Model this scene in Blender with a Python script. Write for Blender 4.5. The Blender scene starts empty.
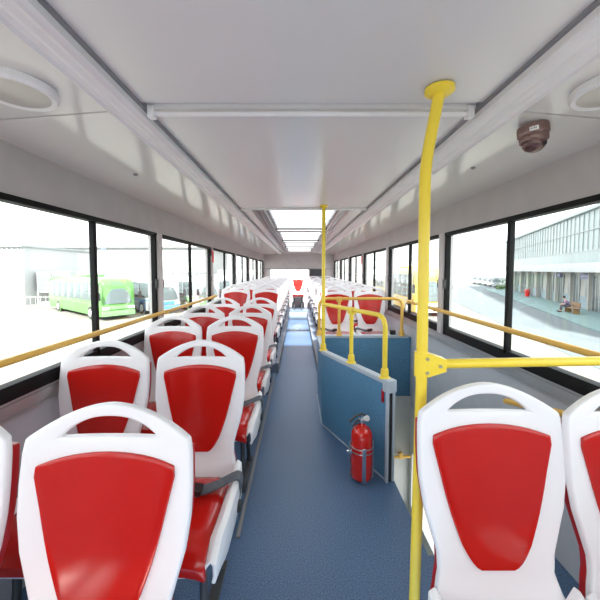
import bpy, bmesh, math, random
from mathutils import Vector, Matrix
random.seed(7)
R = math.radians
scn = bpy.context.scene
C = scn.collection

# ------------------------------------------------------------------ camera
cam = bpy.data.cameras.new('camera')
cam.sensor_width = 36; cam.sensor_fit = 'HORIZONTAL'
cam.lens = 320 / 600 * 36
cam.shift_x = 0.0033; cam.shift_y = -0.022
cam.clip_end = 600; cam.clip_start = 0.02
camo = bpy.data.objects.new('camera', cam); C.objects.link(camo)
camo.location = (0, 0, 1.40); camo.rotation_euler = (R(87), 0, 0)
scn.camera = camo

# ------------------------------------------------------------------ sky, sun, exposure
w = bpy.data.worlds.new('sky'); scn.world = w; w.use_nodes = True
bg = w.node_tree.nodes['Background']
bg.inputs[0].default_value = (0.93, 0.965, 1.0, 1); bg.inputs[1].default_value = 1.8
sun = bpy.data.lights.new('sun', 'SUN'); sun.energy = 10.0; sun.angle = R(2.5); sun.color = (1, 0.965, 0.9)
suno = bpy.data.objects.new('sun', sun); C.objects.link(suno)
suno.rotation_euler = Vector((0.0, math.cos(R(35.6)), -math.sin(R(35.6)))).to_track_quat('-Z', 'Y').to_euler()
scn.view_settings.view_transform = 'Standard'; scn.view_settings.look = 'None'
scn.view_settings.gamma = 1; scn.view_settings.use_curve_mapping = False
scn.view_settings.exposure = 1.08
scn.cycles.use_denoising = True
scn.cycles.max_bounces = 12; scn.cycles.diffuse_bounces = 6; scn.cycles.transparent_max_bounces = 24
scn.cycles.glossy_bounces = 4
scn.cycles.sample_clamp_indirect = 6

# ------------------------------------------------------------------ materials
def mat(name, col, rough=0.5, metal=0.0, noise=None, coat=0.0, spec=0.5, bump=None):
    m = bpy.data.materials.new(name); m.use_nodes = True
    nt = m.node_tree; b = nt.nodes['Principled BSDF']
    c = (*col, 1)
    b.inputs['Base Color'].default_value = c
    b.inputs['Roughness'].default_value = rough
    b.inputs['Metallic'].default_value = metal
    b.inputs['Specular IOR Level'].default_value = spec
    b.inputs['Coat Weight'].default_value = coat
    b.inputs['Coat Roughness'].default_value = 0.08
    tc = nt.nodes.new('ShaderNodeTexCoord')
    n = nt.nodes.new('ShaderNodeTexNoise')
    sc, amt = noise if noise else (6.0, 0.04)
    n.inputs['Scale'].default_value = sc; n.inputs['Detail'].default_value = 4
    nt.links.new(tc.outputs['Object'], n.inputs['Vector'])
    r = nt.nodes.new('ShaderNodeValToRGB')
    r.color_ramp.elements[0].position = 0.35; r.color_ramp.elements[1].position = 0.65
    r.color_ramp.elements[0].color = (*[max(0, x * (1 - amt)) for x in col], 1)
    r.color_ramp.elements[1].color = (*[min(1, x * (1 + amt)) for x in col], 1)
    nt.links.new(n.outputs['Fac'], r.inputs['Fac']); nt.links.new(r.outputs['Color'], b.inputs['Base Color'])
    if bump:
        n2 = nt.nodes.new('ShaderNodeTexNoise'); n2.inputs['Scale'].default_value = bump[0]
        bp = nt.nodes.new('ShaderNodeBump'); bp.inputs['Strength'].default_value = bump[1]; bp.inputs['Distance'].default_value = 0.01
        nt.links.new(tc.outputs['Object'], n2.inputs['Vector'])
        nt.links.new(n2.outputs['Fac'], bp.inputs['Height']); nt.links.new(bp.outputs['Normal'], b.inputs['Normal'])
    return m

def glass(name, tint=(0.93, 0.97, 0.96), refl=0.08):
    m = bpy.data.materials.new(name); m.use_nodes = True
    nt = m.node_tree; nt.nodes.clear()
    out = nt.nodes.new('ShaderNodeOutputMaterial'); mx = nt.nodes.new('ShaderNodeMixShader')
    t = nt.nodes.new('ShaderNodeBsdfTransparent'); g = nt.nodes.new('ShaderNodeBsdfGlossy')
    f = nt.nodes.new('ShaderNodeLayerWeight'); f.inputs['Blend'].default_value = 0.5
    pw5 = nt.nodes.new('ShaderNodeMath'); pw5.operation = 'POWER'; pw5.inputs[1].default_value = 5
    mu = nt.nodes.new('ShaderNodeMath'); mu.operation = 'MULTIPLY_ADD'; mu.inputs[1].default_value = refl; mu.inputs[2].default_value = 0.04 * refl
    mu.use_clamp = True
    nt.links.new(f.outputs['Facing'], pw5.inputs[0])
    t.inputs['Color'].default_value = (*tint, 1); g.inputs['Roughness'].default_value = 0.02
    nt.links.new(pw5.outputs[0], mu.inputs[0]); nt.links.new(mu.outputs[0], mx.inputs[0])
    nt.links.new(t.outputs[0], mx.inputs[1]); nt.links.new(g.outputs[0], mx.inputs[2])
    nt.links.new(mx.outputs[0], out.inputs[0])
    return m

def film(name, col, fac):
    m = bpy.data.materials.new(name); m.use_nodes = True
    nt = m.node_tree; nt.nodes.clear()
    out = nt.nodes.new('ShaderNodeOutputMaterial'); mx = nt.nodes.new('ShaderNodeMixShader'); mx.inputs[0].default_value = fac
    t = nt.nodes.new('ShaderNodeBsdfTransparent'); g = nt.nodes.new('ShaderNodeBsdfTranslucent'); g.inputs['Color'].default_value = (*col, 1)
    nt.links.new(t.outputs[0], mx.inputs[1]); nt.links.new(g.outputs[0], mx.inputs[2]); nt.links.new(mx.outputs[0], out.inputs[0])
    return m

M = {
 'white_seat': mat('white seat plastic', (0.88, 0.88, 0.895), 0.28, noise=(3, 0.01)),
 'red_pad': mat('glossy red panel', (0.50, 0.010, 0.006), 0.16, noise=(4, 0.03)),
 'red_shell': mat('dark red shell', (0.42, 0.013, 0.016), 0.3),
 'belt': mat('grey webbing', (0.10, 0.11, 0.13), 0.6, noise=(80, 0.2)),
 'black': mat('black rubber', (0.004, 0.0045, 0.005), 0.6, spec=0.25),
 'black_plastic': mat('black plastic', (0.02, 0.02, 0.022), 0.35),
 'steel_dark': mat('dark painted steel', (0.05, 0.055, 0.06), 0.45),
 'steel': mat('brushed steel', (0.6, 0.6, 0.62), 0.3, 1.0),
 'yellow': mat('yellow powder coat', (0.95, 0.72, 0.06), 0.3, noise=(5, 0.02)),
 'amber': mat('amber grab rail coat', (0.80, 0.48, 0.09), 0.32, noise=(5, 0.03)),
 'wall_up': mat('upper wall panel', (0.52, 0.485, 0.485), 0.5),
 'wall_low': mat('lower wall panel', (0.50, 0.52, 0.56), 0.5),
 'ledge': mat('grey aluminium ledge', (0.45, 0.46, 0.47), 0.35, 0.5),
 'ceil': mat('glossy ceiling panel', (0.76, 0.755, 0.735), 0.12, noise=(1.5, 0.02)),
 'ceil_c': mat('centre ceiling panel', (0.73, 0.725, 0.73), 0.24, noise=(1.2, 0.02)),
 'track': mat('white aluminium track', (0.82, 0.81, 0.83), 0.35),
 'skybar': mat('grey skylight frame', (0.32, 0.32, 0.33), 0.5),
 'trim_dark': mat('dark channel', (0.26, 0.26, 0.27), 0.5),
 'floor': mat('speckled blue vinyl floor', (0.09, 0.17, 0.30), 0.42, noise=(160, 0.35), bump=(200, 0.12)),
 'floor_hi': mat('pale blue podium vinyl', (0.20, 0.26, 0.36), 0.5, noise=(160, 0.25)),
 'part': mat('speckled blue partition laminate', (0.10, 0.265, 0.43), 0.42, noise=(140, 0.2)),
 'cap': mat('pale grey cap moulding', (0.50, 0.58, 0.65), 0.4),
 'pit': mat('pale grey stair lining', (0.58, 0.60, 0.58), 0.55),
 'pillar': mat('window pillar', (0.62, 0.59, 0.59), 0.5),
 'extred': mat('extinguisher red', (0.72, 0.02, 0.012), 0.15, coat=0.5),
 'chrome': mat('chrome', (0.8, 0.8, 0.8), 0.15, 1.0),
 'brown': mat('mauve brown camera housing', (0.23, 0.145, 0.135), 0.25, 0.4),
 'dome': mat('smoked camera dome', (0.13, 0.07, 0.07), 0.12, 0.2),
 'paper': mat('white sticker', (0.8, 0.8, 0.78), 0.5),
 'ink': mat('dark print', (0.05, 0.05, 0.06), 0.5),
 'lamp': mat('frosted lamp cover', (0.55, 0.53, 0.49), 0.3),
 'glass': glass('window glass', (0.94, 0.96, 0.955), 0.6),
 'film': film('pale translucent sticker film', (0.55, 0.65, 0.85), 0.3),
 'skyglass': glass('skylight glass', (0.93, 0.95, 0.96), 0.55),
 'ground': mat('pale concrete yard', (0.195, 0.19, 0.168), 0.85, noise=(0.15, 0.06)),
 'asphalt': mat('grey road', (0.12, 0.145, 0.155), 0.85, noise=(0.3, 0.07)),
 'teal': mat('teal painted kerb', (0.15, 0.235, 0.235), 0.7),
 'shed': mat('white cladding', (0.43, 0.44, 0.44), 0.6),
 'shed_dark': mat('window strip glass', (0.14, 0.15, 0.16), 0.3),
 'curtain': mat('pale curtain wall glass', (0.24, 0.30, 0.305), 0.3),
 'curtain2': mat('deeper curtain wall glass', (0.18, 0.24, 0.255), 0.3),
 'mullion': mat('grey curtain mullion', (0.30, 0.335, 0.34), 0.5),
 'cream': mat('cream wall', (0.36, 0.34, 0.31), 0.7),
 'bluewall': mat('pale blue dado', (0.22, 0.28, 0.31), 0.7),
 'doorglass': mat('dark door glass', (0.07,0.075,0.075), 0.3),
 'sign': mat('lilac sign face', (0.17, 0.16, 0.36), 0.5),
 'wood': mat('bench wood', (0.22, 0.12, 0.06), 0.6),
 'green': mat('lime green coach paint', (0.085, 0.25, 0.06), 0.3, coat=0.4),
 'green2': mat('pale green coach trim', (0.14, 0.31, 0.12), 0.3),
 'cwhite': mat('white coach paint', (0.33, 0.35, 0.36), 0.3, coat=0.4),
 'cblue': mat('blue coach trim', (0.06, 0.2, 0.4), 0.3),
 'cyellow': mat('yellow coach paint', (0.5, 0.36, 0.06), 0.3, coat=0.4),
 'cglass': mat('coach glass', (0.10,0.13,0.135), 0.08),
 'tyre': mat('tyre', (0.03, 0.03, 0.03), 0.8),
 'rim': mat('wheel rim', (0.6, 0.6, 0.62), 0.35, 0.6),
 'lightlens': mat('headlight lens', (0.85, 0.85, 0.85), 0.1),
 'skin': mat('skin', (0.55, 0.34, 0.25), 0.6),
 'shirt': mat('blue violet shirt', (0.09, 0.09, 0.28), 0.8),
 'trousers': mat('dark trousers', (0.07, 0.07, 0.10), 0.8),
 'hair': mat('black hair', (0.02, 0.018, 0.016), 0.7),
 'lilac': mat('pale blue sticker', (0.75, 0.80, 0.88), 0.5),
 'fence': mat('grey fence rail', (0.24,0.245,0.245), 0.5),
 'leaf': mat('leaves', (0.13, 0.22, 0.08), 0.8, noise=(4, 0.4)),
}

# ------------------------------------------------------------------ mesh helpers
def mk(name, bm, m, parent=None, smooth=True, angle=40, loc=None, rotz=None):
    bmesh.ops.recalc_face_normals(bm, faces=bm.faces)
    me = bpy.data.meshes.new(name); bm.to_mesh(me); bm.free()
    o = bpy.data.objects.new(name, me); C.objects.link(o)
    ms = m if isinstance(m, (list, tuple)) else [m]
    for x in ms: me.materials.append(x)
    if smooth:
        me.polygons.foreach_set('use_smooth', [True] * len(me.polygons))
        me.set_sharp_from_angle(angle=R(angle))
    if parent: o.parent = parent
    if loc is not None: o.location = loc
    if rotz is not None: o.rotation_euler.z = rotz
    return o

def empty(name, label, cat, loc=(0, 0, 0), rotz=0, group=None):
    o = bpy.data.objects.new(name, None); C.objects.link(o); o.empty_display_size = 0.1
    o.location = loc; o.rotation_euler = (0, 0, rotz); tag(o, label, cat, group); return o

def tag(o, label=None, cat=None, group=None, kind=None):
    if label: o['label'] = label
    if cat: o['category'] = cat
    if group: o['group'] = group
    if kind: o['kind'] = kind
    return o

def copy_tree(o, parent=None):
    c = o.copy(); C.objects.link(c); c.parent = parent
    for ch in kids.get(o.name, None) or list(o.children): copy_tree(ch, c)
    return c
kids = {}

def box(bm, x0, x1, y0, y1, z0, z1, bev=0.0, mi=0, mtx=None):
    r = bmesh.ops.create_cube(bm, size=1.0)
    vs = r['verts']
    for v in vs:
        v.co = Vector(((x0 + x1) / 2 + v.co.x * (x1 - x0), (y0 + y1) / 2 + v.co.y * (y1 - y0), (z0 + z1) / 2 + v.co.z * (z1 - z0)))
    fs = set(f for v in vs for f in v.link_faces)
    if bev > 0:
        es = set(e for v in vs for e in v.link_edges)
        rr = bmesh.ops.bevel(bm, geom=list(es), offset=bev, segments=2, affect='EDGES', profile=0.7)
        fs = set(rr['faces']) | set(f for f in fs if f.is_valid)
        vs = list(set(v for f in fs for v in f.verts))
    for f in fs: f.material_index = mi
    if mtx is not None:
        for v in vs: v.co = mtx @ v.co
    return vs

def fillet(pts, r, n=6):
    pts = [Vector(p) for p in pts]; out = [pts[0]]
    for i in range(1, len(pts) - 1):
        a, b, c = pts[i - 1], pts[i], pts[i + 1]
        d1 = (a - b); d2 = (c - b); l = min(r, d1.length * 0.48, d2.length * 0.48)
        p1 = b + d1.normalized() * l; p2 = b + d2.normalized() * l
        for k in range(n + 1):
            t = k / n; out.append(p1 * (1 - t) ** 2 + b * 2 * t * (1 - t) + p2 * t * t)
    out.append(pts[-1]); return out

def tube(bm, pts, rad, seg=14, mi=0, cap=True):
    pts = [Vector(p) for p in pts]; n = len(pts)
    rads = rad if isinstance(rad, (list, tuple)) else [rad] * n
    T = []
    for i in range(n):
        a = pts[max(0, i - 1)]; b = pts[min(n - 1, i + 1)]; T.append((b - a).normalized())
    up = Vector((0, 0, 1)) if abs(T[0].z) < 0.9 else Vector((1, 0, 0))
    N = (up - T[0] * up.dot(T[0])).normalized(); rings = []
    for i in range(n):
        N = (N - T[i] * N.dot(T[i])).normalized(); B = T[i].cross(N)
        rings.append([bm.verts.new(pts[i] + (N * math.cos(2 * math.pi * k / seg) + B * math.sin(2 * math.pi * k / seg)) * rads[i]) for k in range(seg)])
    for i in range(n - 1):
        for k in range(seg):
            f = bm.faces.new((rings[i][k], rings[i][(k + 1) % seg], rings[i + 1][(k + 1) % seg], rings[i + 1][k])); f.material_index = mi
    if cap:
        bm.faces.new(rings[0][::-1]).material_index = mi; bm.faces.new(rings[-1]).material_index = mi

def ribbon(bm, pts, wdir, width, thick, mi=0):
    pts = [Vector(p) for p in pts]; wd = Vector(wdir).normalized(); n = len(pts); rings = []
    for i in range(n):
        t = (pts[min(n - 1, i + 1)] - pts[max(0, i - 1)]).normalized(); nn = t.cross(wd).normalized()
        a, b = wd * width / 2, nn * thick / 2
        rings.append([bm.verts.new(pts[i] + s) for s in (a + b, a * 0.8 + b * 1.6, -a * 0.8 + b * 1.6, -a + b, -a - b, a - b)])
    for i in range(n - 1):
        for k in range(6):
            bm.faces.new((rings[i][k], rings[i][(k + 1) % 6], rings[i + 1][(k + 1) % 6], rings[i + 1][k])).material_index = mi
    bm.faces.new(rings[0][::-1]); bm.faces.new(rings[-1])

def lathe(bm, prof, origin=(0, 0, 0), seg=28, axis='Z', mi=0):
    o = Vector(origin); rings = []
    for r, h in prof:
        rg = []
        for k in range(seg):
            a = 2 * math.pi * k / seg; c, s = r * math.cos(a), r * math.sin(a)
            p = {'Z': (c, s, h), 'Y': (c, h, s), 'X': (h, c, s)}[axis]
            rg.append(bm.verts.new(o + Vector(p)))
        rings.append(rg)
    for i in range(len(rings) - 1):
        for k in range(seg):
            bm.faces.new((rings[i][k], rings[i][(k + 1) % seg], rings[i + 1][(k + 1) % seg], rings[i + 1][k])).material_index = mi
    bm.faces.new(rings[0][::-1]).material_index = mi; bm.faces.new(rings[-1]).material_index = mi

def prism(bm, pts, ext, mi=0):
    """planar polygon pts (3d) extruded by vector ext"""
    vs = [bm.verts.new(p) for p in pts]; f = bm.faces.new(vs); f.material_index = mi
    r = bmesh.ops.extrude_face_region(bm, geom=[f])
    for v in [g for g in r['geom'] if isinstance(g, bmesh.types.BMVert)]: v.co += Vector(ext)
    for g in r['geom']:
        if isinstance(g, bmesh.types.BMFace): g.material_index = mi
    for f in bm.faces:
        pass

def solid_grid(rows, thick, bev=0.006, closed=False, inward=None, name='grid', sub=0):
    """rows of points -> sheet -> solidified, bevelled mesh data (baked)"""
    bm = bmesh.new(); g = [[bm.verts.new(p) for p in r] for r in rows]
    for i in range(len(g) - 1):
        for k in range(len(g[i]) - 1):
            bm.faces.new((g[i][k], g[i][k + 1], g[i + 1][k + 1], g[i + 1][k]))
    return g, bm

def bake(o, mods):
    for t, kw in mods:
        m = o.modifiers.new(t, t)
        for k, v in kw.items(): setattr(m, k, v)
    dg = bpy.context.evaluated_depsgraph_get(); dg.update()
    me = bpy.data.meshes.new_from_object(o.evaluated_get(dg))
    old = o.data; nm = old.name; o.modifiers.clear(); o.data = me; bpy.data.meshes.remove(old); me.name = nm
    me.polygons.foreach_set('use_smooth', [True] * len(me.polygons)); me.set_sharp_from_angle(angle=R(35))

def struct(name, bm, m, parent=None, smooth=True):
    o = mk(name, bm, m, parent, smooth)
    if not parent: o['kind'] = 'structure'
    return o

XL, XR = -1.18, 1.225
Y0, Y1 = -1.3, 11.0
# ================================================================== THE SETTING
# yard
bm = bmesh.new(); box(bm, -160, 160, -60, 200, -2.55, -2.35); struct('yard_ground', bm, M['ground'])
# floor of the upper deck with the stairwell cut out
bm = bmesh.new()
fl = [(-1.24, Y0), (1.28, Y0), (1.28, 1.5), (0.64, 1.5), (0.64, 2.06), (0.26, 2.86), (0.26, 3.5), (1.28, 3.5), (1.28, Y1), (-1.24, Y1)]
prism(bm, [(x, y, 0) for x, y in fl], (0, 0, -0.1)); struct('floor', bm, M['floor'], smooth=False)

# side walls
pil = [-0.64, 1.03, 2.72, 4.37, 6.03, 7.68, 9.34, 10.95]
for side, X, s in (('left', XL, -1), ('right', XR, 1)):
    bm = bmesh.new()
    a, b = X + s * 0.03, X + s * 0.09
    lo, hi = min(a, b), max(a, b)
    zlow = 0.86
    zb = -0.5 if s > 0 else -0.1
    box(bm, lo, hi, Y0, Y1, -0.1, zlow)
    box(bm, lo, hi, Y0, Y1, 1.709, 1.94)
    struct('wall_' + side, bm, [M['wall_low']])
    # upper panel face in its own tone, slightly tilted inwards
    bm = bmesh.new()
    prism(bm, [(X + s * 0.005, Y0, 1.709), (X + s * 0.05, Y0, 1.709), (X + s * 0.05, Y0, 1.92), (X - s * 0.004, Y0, 1.92)], (0, Y1 - Y0, 0))
    o = struct('trim_1' if s < 0 else 'trim_2', bm, M['wall_up'], smooth=False)
    # pillars
    for i, y in enumerate(pil):
        bm = bmesh.new(); box(bm, min(X - s * .018, X + s * 0.07), max(X - s * .018, X + s * 0.07), y - 0.04, y + 0.04, zlow, 1.709, 0.004)
        struct('wall_%s_pillar' % side, bm, M['pillar'])
    # ledge under the windows: stepped aluminium profile
    bm = bmesh.new()
    pr = [(0.05, 0.878), (0.008, 0.878), (0.008, 0.866), (0.0, 0.862), (0.0, 0.835), (0.012, 0.830), (0.012, 0.812), (0.004, 0.808), (0.004, 0.795), (0.05, 0.795)]
    prism(bm, [(X + s * px, Y0, pz - 0.017) for px, pz in pr], (0, Y1 - Y0, 0))
    struct('trim_%d' % (3 if s < 0 else 4), bm, M['ledge'], smooth=False)
    # windows
    for i in range(len(pil) - 1):
        y0, y1 = pil[i] + 0.04, pil[i + 1] - 0.04
        we = bpy.data.objects.new('window_%d' % (i + 1 + (0 if s < 0 else 7)), None); C.objects.link(we); we['kind'] = 'structure'
        we.location = (X, (y0 + y1) / 2, 0.861)
        L = (y1 - y0) / 2; zb0, zt = 0.0, 0.848
        def bx(bm, xa, xb, *r, **k):
            box(bm, min(s * xa, s * xb), max(s * xa, s * xb), *r, **k)
        bm = bmesh.new()
        bx(bm, 0.0, 0.05, -L, L, zb0, zb0 + 0.065, bev=0.003)
        bx(bm, -0.006, 0.05, -L, L, zt - 0.028, zt, bev=0.003)
        bx(bm, 0.0, 0.05, -L, -L + 0.022, zb0, zt, bev=0.003)
        bx(bm, -0.002, 0.035, L - 0.03, L, zb0, zt, bev=0.003)
        mk('window_frame', bm, M['black'], we)
        bm = bmesh.new(); bx(bm, 0.0, 0.03, -0.014, 0.014, zb0 + 0.04, zt - 0.02, bev=0.003); mk('mullion', bm, M['black'], we)
        for (p0, p1, off) in ((-L + 0.03, 0.0, 0.012), (0.0, L - 0.03, 0.024)):
            bm = bmesh.new(); bx(bm, off, off + 0.005, p0, p1, zb0 + 0.045, zt - 0.02); mk('pane', bm, M['glass'], we)
        for p in (-L + 0.015, L - 0.02):
            bm = bmesh.new(); bx(bm, -0.014, 0.004, p - 0.013, p + 0.013, 0.385, 0.46, bev=0.003)
            mk('latch', bm, M['black_plastic'], we)

# ceiling ---------------------------------------------------------------
def ceil_piece(x0, x1, y0, y1, z=1.97, t=0.05): box(bm, x0, x1, y0, y1, z, z + t)
bm = bmesh.new()
ceil_piece(-0.56, 0.66, Y0, 1.12); ceil_piece(-0.56, 0.66, 1.16, 3.0); box(bm, -0.56, 0.66, 1.10, 1.18, 1.985, 2.02)
ceil_piece(-0.56, -0.31, 3.0, Y1); ceil_piece(0.40, 0.66, 3.0, Y1); ceil_piece(-0.31, 0.40, 9.95, Y1)
struct('ceiling', bm, M['ceil_c'], smooth=False)
for (xi, xo, xw, nm) in ((-0.645, -0.655, XL - 0.02, 'left'), (0.765, 0.775, XR + 0.02, 'right')):
    bm = bmesh.new()
    for (ya, yb) in ((Y0, 1.145), (1.155, Y1)):
        prism(bm, [(xi, ya, 1.955), (xw, ya, 1.914), (xw, ya, 1.96), (xi, ya, 2.0)], (0, yb - ya, 0))
    box(bm, min(xi, xw), max(xi, xw), 1.14, 1.16, 1.97, 2.0)
    struct('ceiling_side_' + nm, bm, M['ceil'], smooth=False)
    # cove bead
    bm = bmesh.new(); tube(bm, [(xw * 0.985, Y0, 1.919), (xw * 0.985, Y1, 1.919)], 0.006, 8); struct('trim_%d' % (5 if nm == 'left' else 6), bm, M['track'])
# longitudinal tracks with ridges
for (xa, xb, nm) in ((-0.655, -0.545, 7), (0.775, 0.64, 8)):
    bm = bmesh.new(); d = 1 if xb > xa else -1; wd = abs(xb - xa)
    pr = [(0, 2.01), (0, 1.944), (0.012, 1.936), (0.02, 1.944), (0.035, 1.948), (0.05, 1.944), (0.065, 1.948), (0.08, 1.944), (wd - 0.02, 1.948), (wd - 0.012, 1.938), (wd, 1.942), (wd, 2.01)]
    prism(bm, [(xa + d * p, Y0, z) for p, z in pr], (0, Y1 - Y0, 0)); struct('trim_%d' % nm, bm, M['track'], smooth=False)
# dark channel beside each track
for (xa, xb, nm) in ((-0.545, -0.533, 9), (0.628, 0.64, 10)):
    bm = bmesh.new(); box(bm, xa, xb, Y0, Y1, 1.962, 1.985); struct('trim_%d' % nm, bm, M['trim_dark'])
# cross tube that closes the front panel
bm = bmesh.new(); tube(bm, [(-0.53, 1.17, 1.955), (0.62, 1.17, 1.955)], 0.009, 12)
for x in (-0.52, 0.61): box(bm, x - 0.012, x + 0.012, 1.155, 1.185, 1.94, 1.98, 0.004)
struct('trim_11', bm, M['track'])
# skylights
sk = [(3.04, 4.50), (4.68, 6.24), (6.42, 7.92), (8.10, 9.92)]
bm = bmesh.new()
for y0, y1 in ((4.50, 4.68), (6.24, 6.42), (7.92, 8.10)): box(bm, -0.315, 0.405, y0, y1, 1.945, 2.03, 0.004)
struct('ceiling_crossbar', bm, M['skybar'])
for i, (y0, y1) in enumerate(sk):
    e = bpy.data.objects.new('window_%d' % (15 + i), None); C.objects.link(e); e['kind'] = 'structure'; e.location = (0.045, (y0 + y1) / 2, 1.98)
    L = (y1 - y0) / 2
    bm = bmesh.new(); t = 0.03
    box(bm, -0.36, 0.36, -L, -L + t, 0, 0.05, 0.003); box(bm, -0.36, 0.36, L - t, L, 0, 0.05, 0.003)
    box(bm, -0.36, -0.36 + t, -L, L, 0, 0.05, 0.003); box(bm, 0.36 - t, 0.36, -L, L, 0, 0.05, 0.003)
    mk('skylight_frame', bm, M['skybar'], e)
    bm = bmesh.new(); box(bm, -0.34, 0.34, -L + 0.02, L - 0.02, 0.035, 0.041); mk('skylight_pane', bm, M['skyglass'], e)
    bm = bmesh.new(); box(bm, -0.34, 0.34, -0.012, 0.012, 0.02, 0.045, 0.003); mk('skylight_bar', bm, M['skybar'], e)
for x, nm in ((-0.41, 12), (-0.34, 13), (0.46, 14)):
    bm = bmesh.new(); box(bm, x - 0.022, x + 0.022, 3.02, 9.95, 1.952, 1.972, 0.004); struct('trim_%d' % nm, bm, M['trim_dark'] if nm != 14 else M['ledge'])
bm = bmesh.new(); box(bm, -0.53, 0.63, 2.98, 3.03, 1.957, 1.975, 0.004); struct('trim_15', bm, M['track'])

# end walls
bm = bmesh.new()
box(bm, XL, XR + 0.02, Y1, Y1 + 0.08, 1.44, 2.0); box(bm, XL, XR + 0.02, Y1, Y1 + 0.08, 0, 1.0)
box(bm, XL, -0.98, Y1, Y1 + 0.08, 1.0, 1.44); box(bm, 0.40, XR + 0.02, Y1, Y1 + 0.08, 1.0, 1.44)
struct('wall_rear', bm, M['wall_up'])
e = bpy.data.objects.new('window_19', None); C.objects.link(e); e['kind'] = 'structure'; e.location = (-0.29, Y1, 1.0)
bm = bmesh.new(); box(bm, -0.69, 0.69, 0.0, 0.05, 0.0, 0.03); box(bm, -0.69, 0.69, 0.0, 0.05, 0.41, 0.44); box(bm, -0.69, -0.66, 0, 0.05, 0, 0.44); box(bm, 0.66, 0.69, 0, 0.05, 0, 0.44)
mk('window_frame', bm, M['ledge'], e)
bm = bmesh.new(); box(bm, -0.67, 0.67, 0.02, 0.026, 0.02, 0.42); mk('pane', bm, M['glass'], e)
bm = bmesh.new(); box(bm, XL + 0.01, XR - 0.01, Y1 - 0.03, Y1, 1.435, 1.452, 0.003); struct('trim_16', bm, M['trim_dark'])
bm = bmesh.new(); box(bm, 0.41, 0.95, Y1 - 0.04, Y1, 1.2, 1.43, 0.006); struct('trim_17', bm, M['steel_dark'])
bm = bmesh.new()
box(bm, XL - 0.05, XR + 0.05, Y0 - 0.08, Y0, 1.78, 2.0); box(bm, XL - 0.05, XR + 0.05, Y0 - 0.08, Y0, -0.1, 0.75)
box(bm, XL - 0.05, -1.08, Y0 - 0.08, Y0, 0.75, 1.78); box(bm, 1.10, XR + 0.05, Y0 - 0.08, Y0, 0.75, 1.78)
struct('wall_front', bm, M['wall_up'])
e = bpy.data.objects.new('window_20', None); C.objects.link(e); e['kind'] = 'structure'; e.location = (0.01, Y0 - 0.04, 0.75)
bm = bmesh.new(); box(bm, -1.09, 1.09, 0.0, 0.006, 0.0, 1.03); mk('pane', bm, M['glass'], e)

# podiums under the far seats
bm = bmesh.new(); box(bm, XL - 0.03, -0.27, 4.30, Y1, 0.0, 0.13, 0.004); struct('floor_podium_left', bm, M['floor_hi'])
bm = bmesh.new(); box(bm, 0.27, XR + 0.03, 3.57, Y1, 0.0, 0.13, 0.004); struct('floor_podium_right', bm, M['floor_hi'])
bm = bmesh.new(); box(bm, -0.27, 0.27, 9.55, Y1, 0.0, 0.13, 0.004); struct('floor_podium_rear', bm, M['floor_hi'])
for x0, x1, ya, nm in ((-0.285, -0.262, 4.29, 18), (0.262, 0.285, 3.60, 19)):
    bm = bmesh.new(); box(bm, x0, x1, ya, 9.6, 0.0, 0.137, 0.003); struct('trim_%d' % nm, bm, M['trim_dark'])
bm = bmesh.new(); box(bm, -0.325, -0.305, 1.6, 4.29, 0.0, 0.012, 0.002); struct('trim_20', bm, M['trim_dark'])
for i, y in enumerate((7.38, 9.22)):  # added strips imitating the dividing lines between the skylight sun patches
    bm = bmesh.new(); box(bm, -0.26, 0.26, y, y + 0.04, 0.0, 0.008, 0.002); struct('trim_%d' % (21 + i), bm, M['ledge'])

# stairwell lining
bm = bmesh.new()
box(bm, 0.2, 1.30, 3.485, 3.56, -2.2, -0.002)                # far face
struct('wall_stair_end', bm, M['pit'])
bm = bmesh.new()
box(bm, 0.2, 1.30, 1.42, 3.56, -2.30, -2.2); struct('floor_lower_deck', bm, M['floor'])
bm = bmesh.new()
box(bm, 1.245, 1.30, 1.42, 3.56, -0.6, -0.1); box(bm, 1.245, 1.30, 1.42, 3.56, -2.2, -1.2)
box(bm, 1.245, 1.30, 1.42, 1.6, -1.2, -0.6); box(bm, 1.245, 1.30, 3.4, 3.56, -1.2, -0.6)
box(bm, 0.2, 1.30, 1.42, 1.48, -2.2, -0.1)
box(bm, 0.14, 0.2, 1.42, 3.56, -2.2, -0.1)
struct('wall_stairwell', bm, M['pit'])
bm = bmesh.new()
for k in range(8):
    y = 1.5 + 0.2 * k; z = -0.22 * (k + 1)
    box(bm, 0.62, 1.24, y, y + 0.22, z - 0.05, z); box(bm, 0.62, 1.24, y, y + 0.02, z, z + 0.17)
struct('stair_flight', bm, M['pit'])

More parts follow.
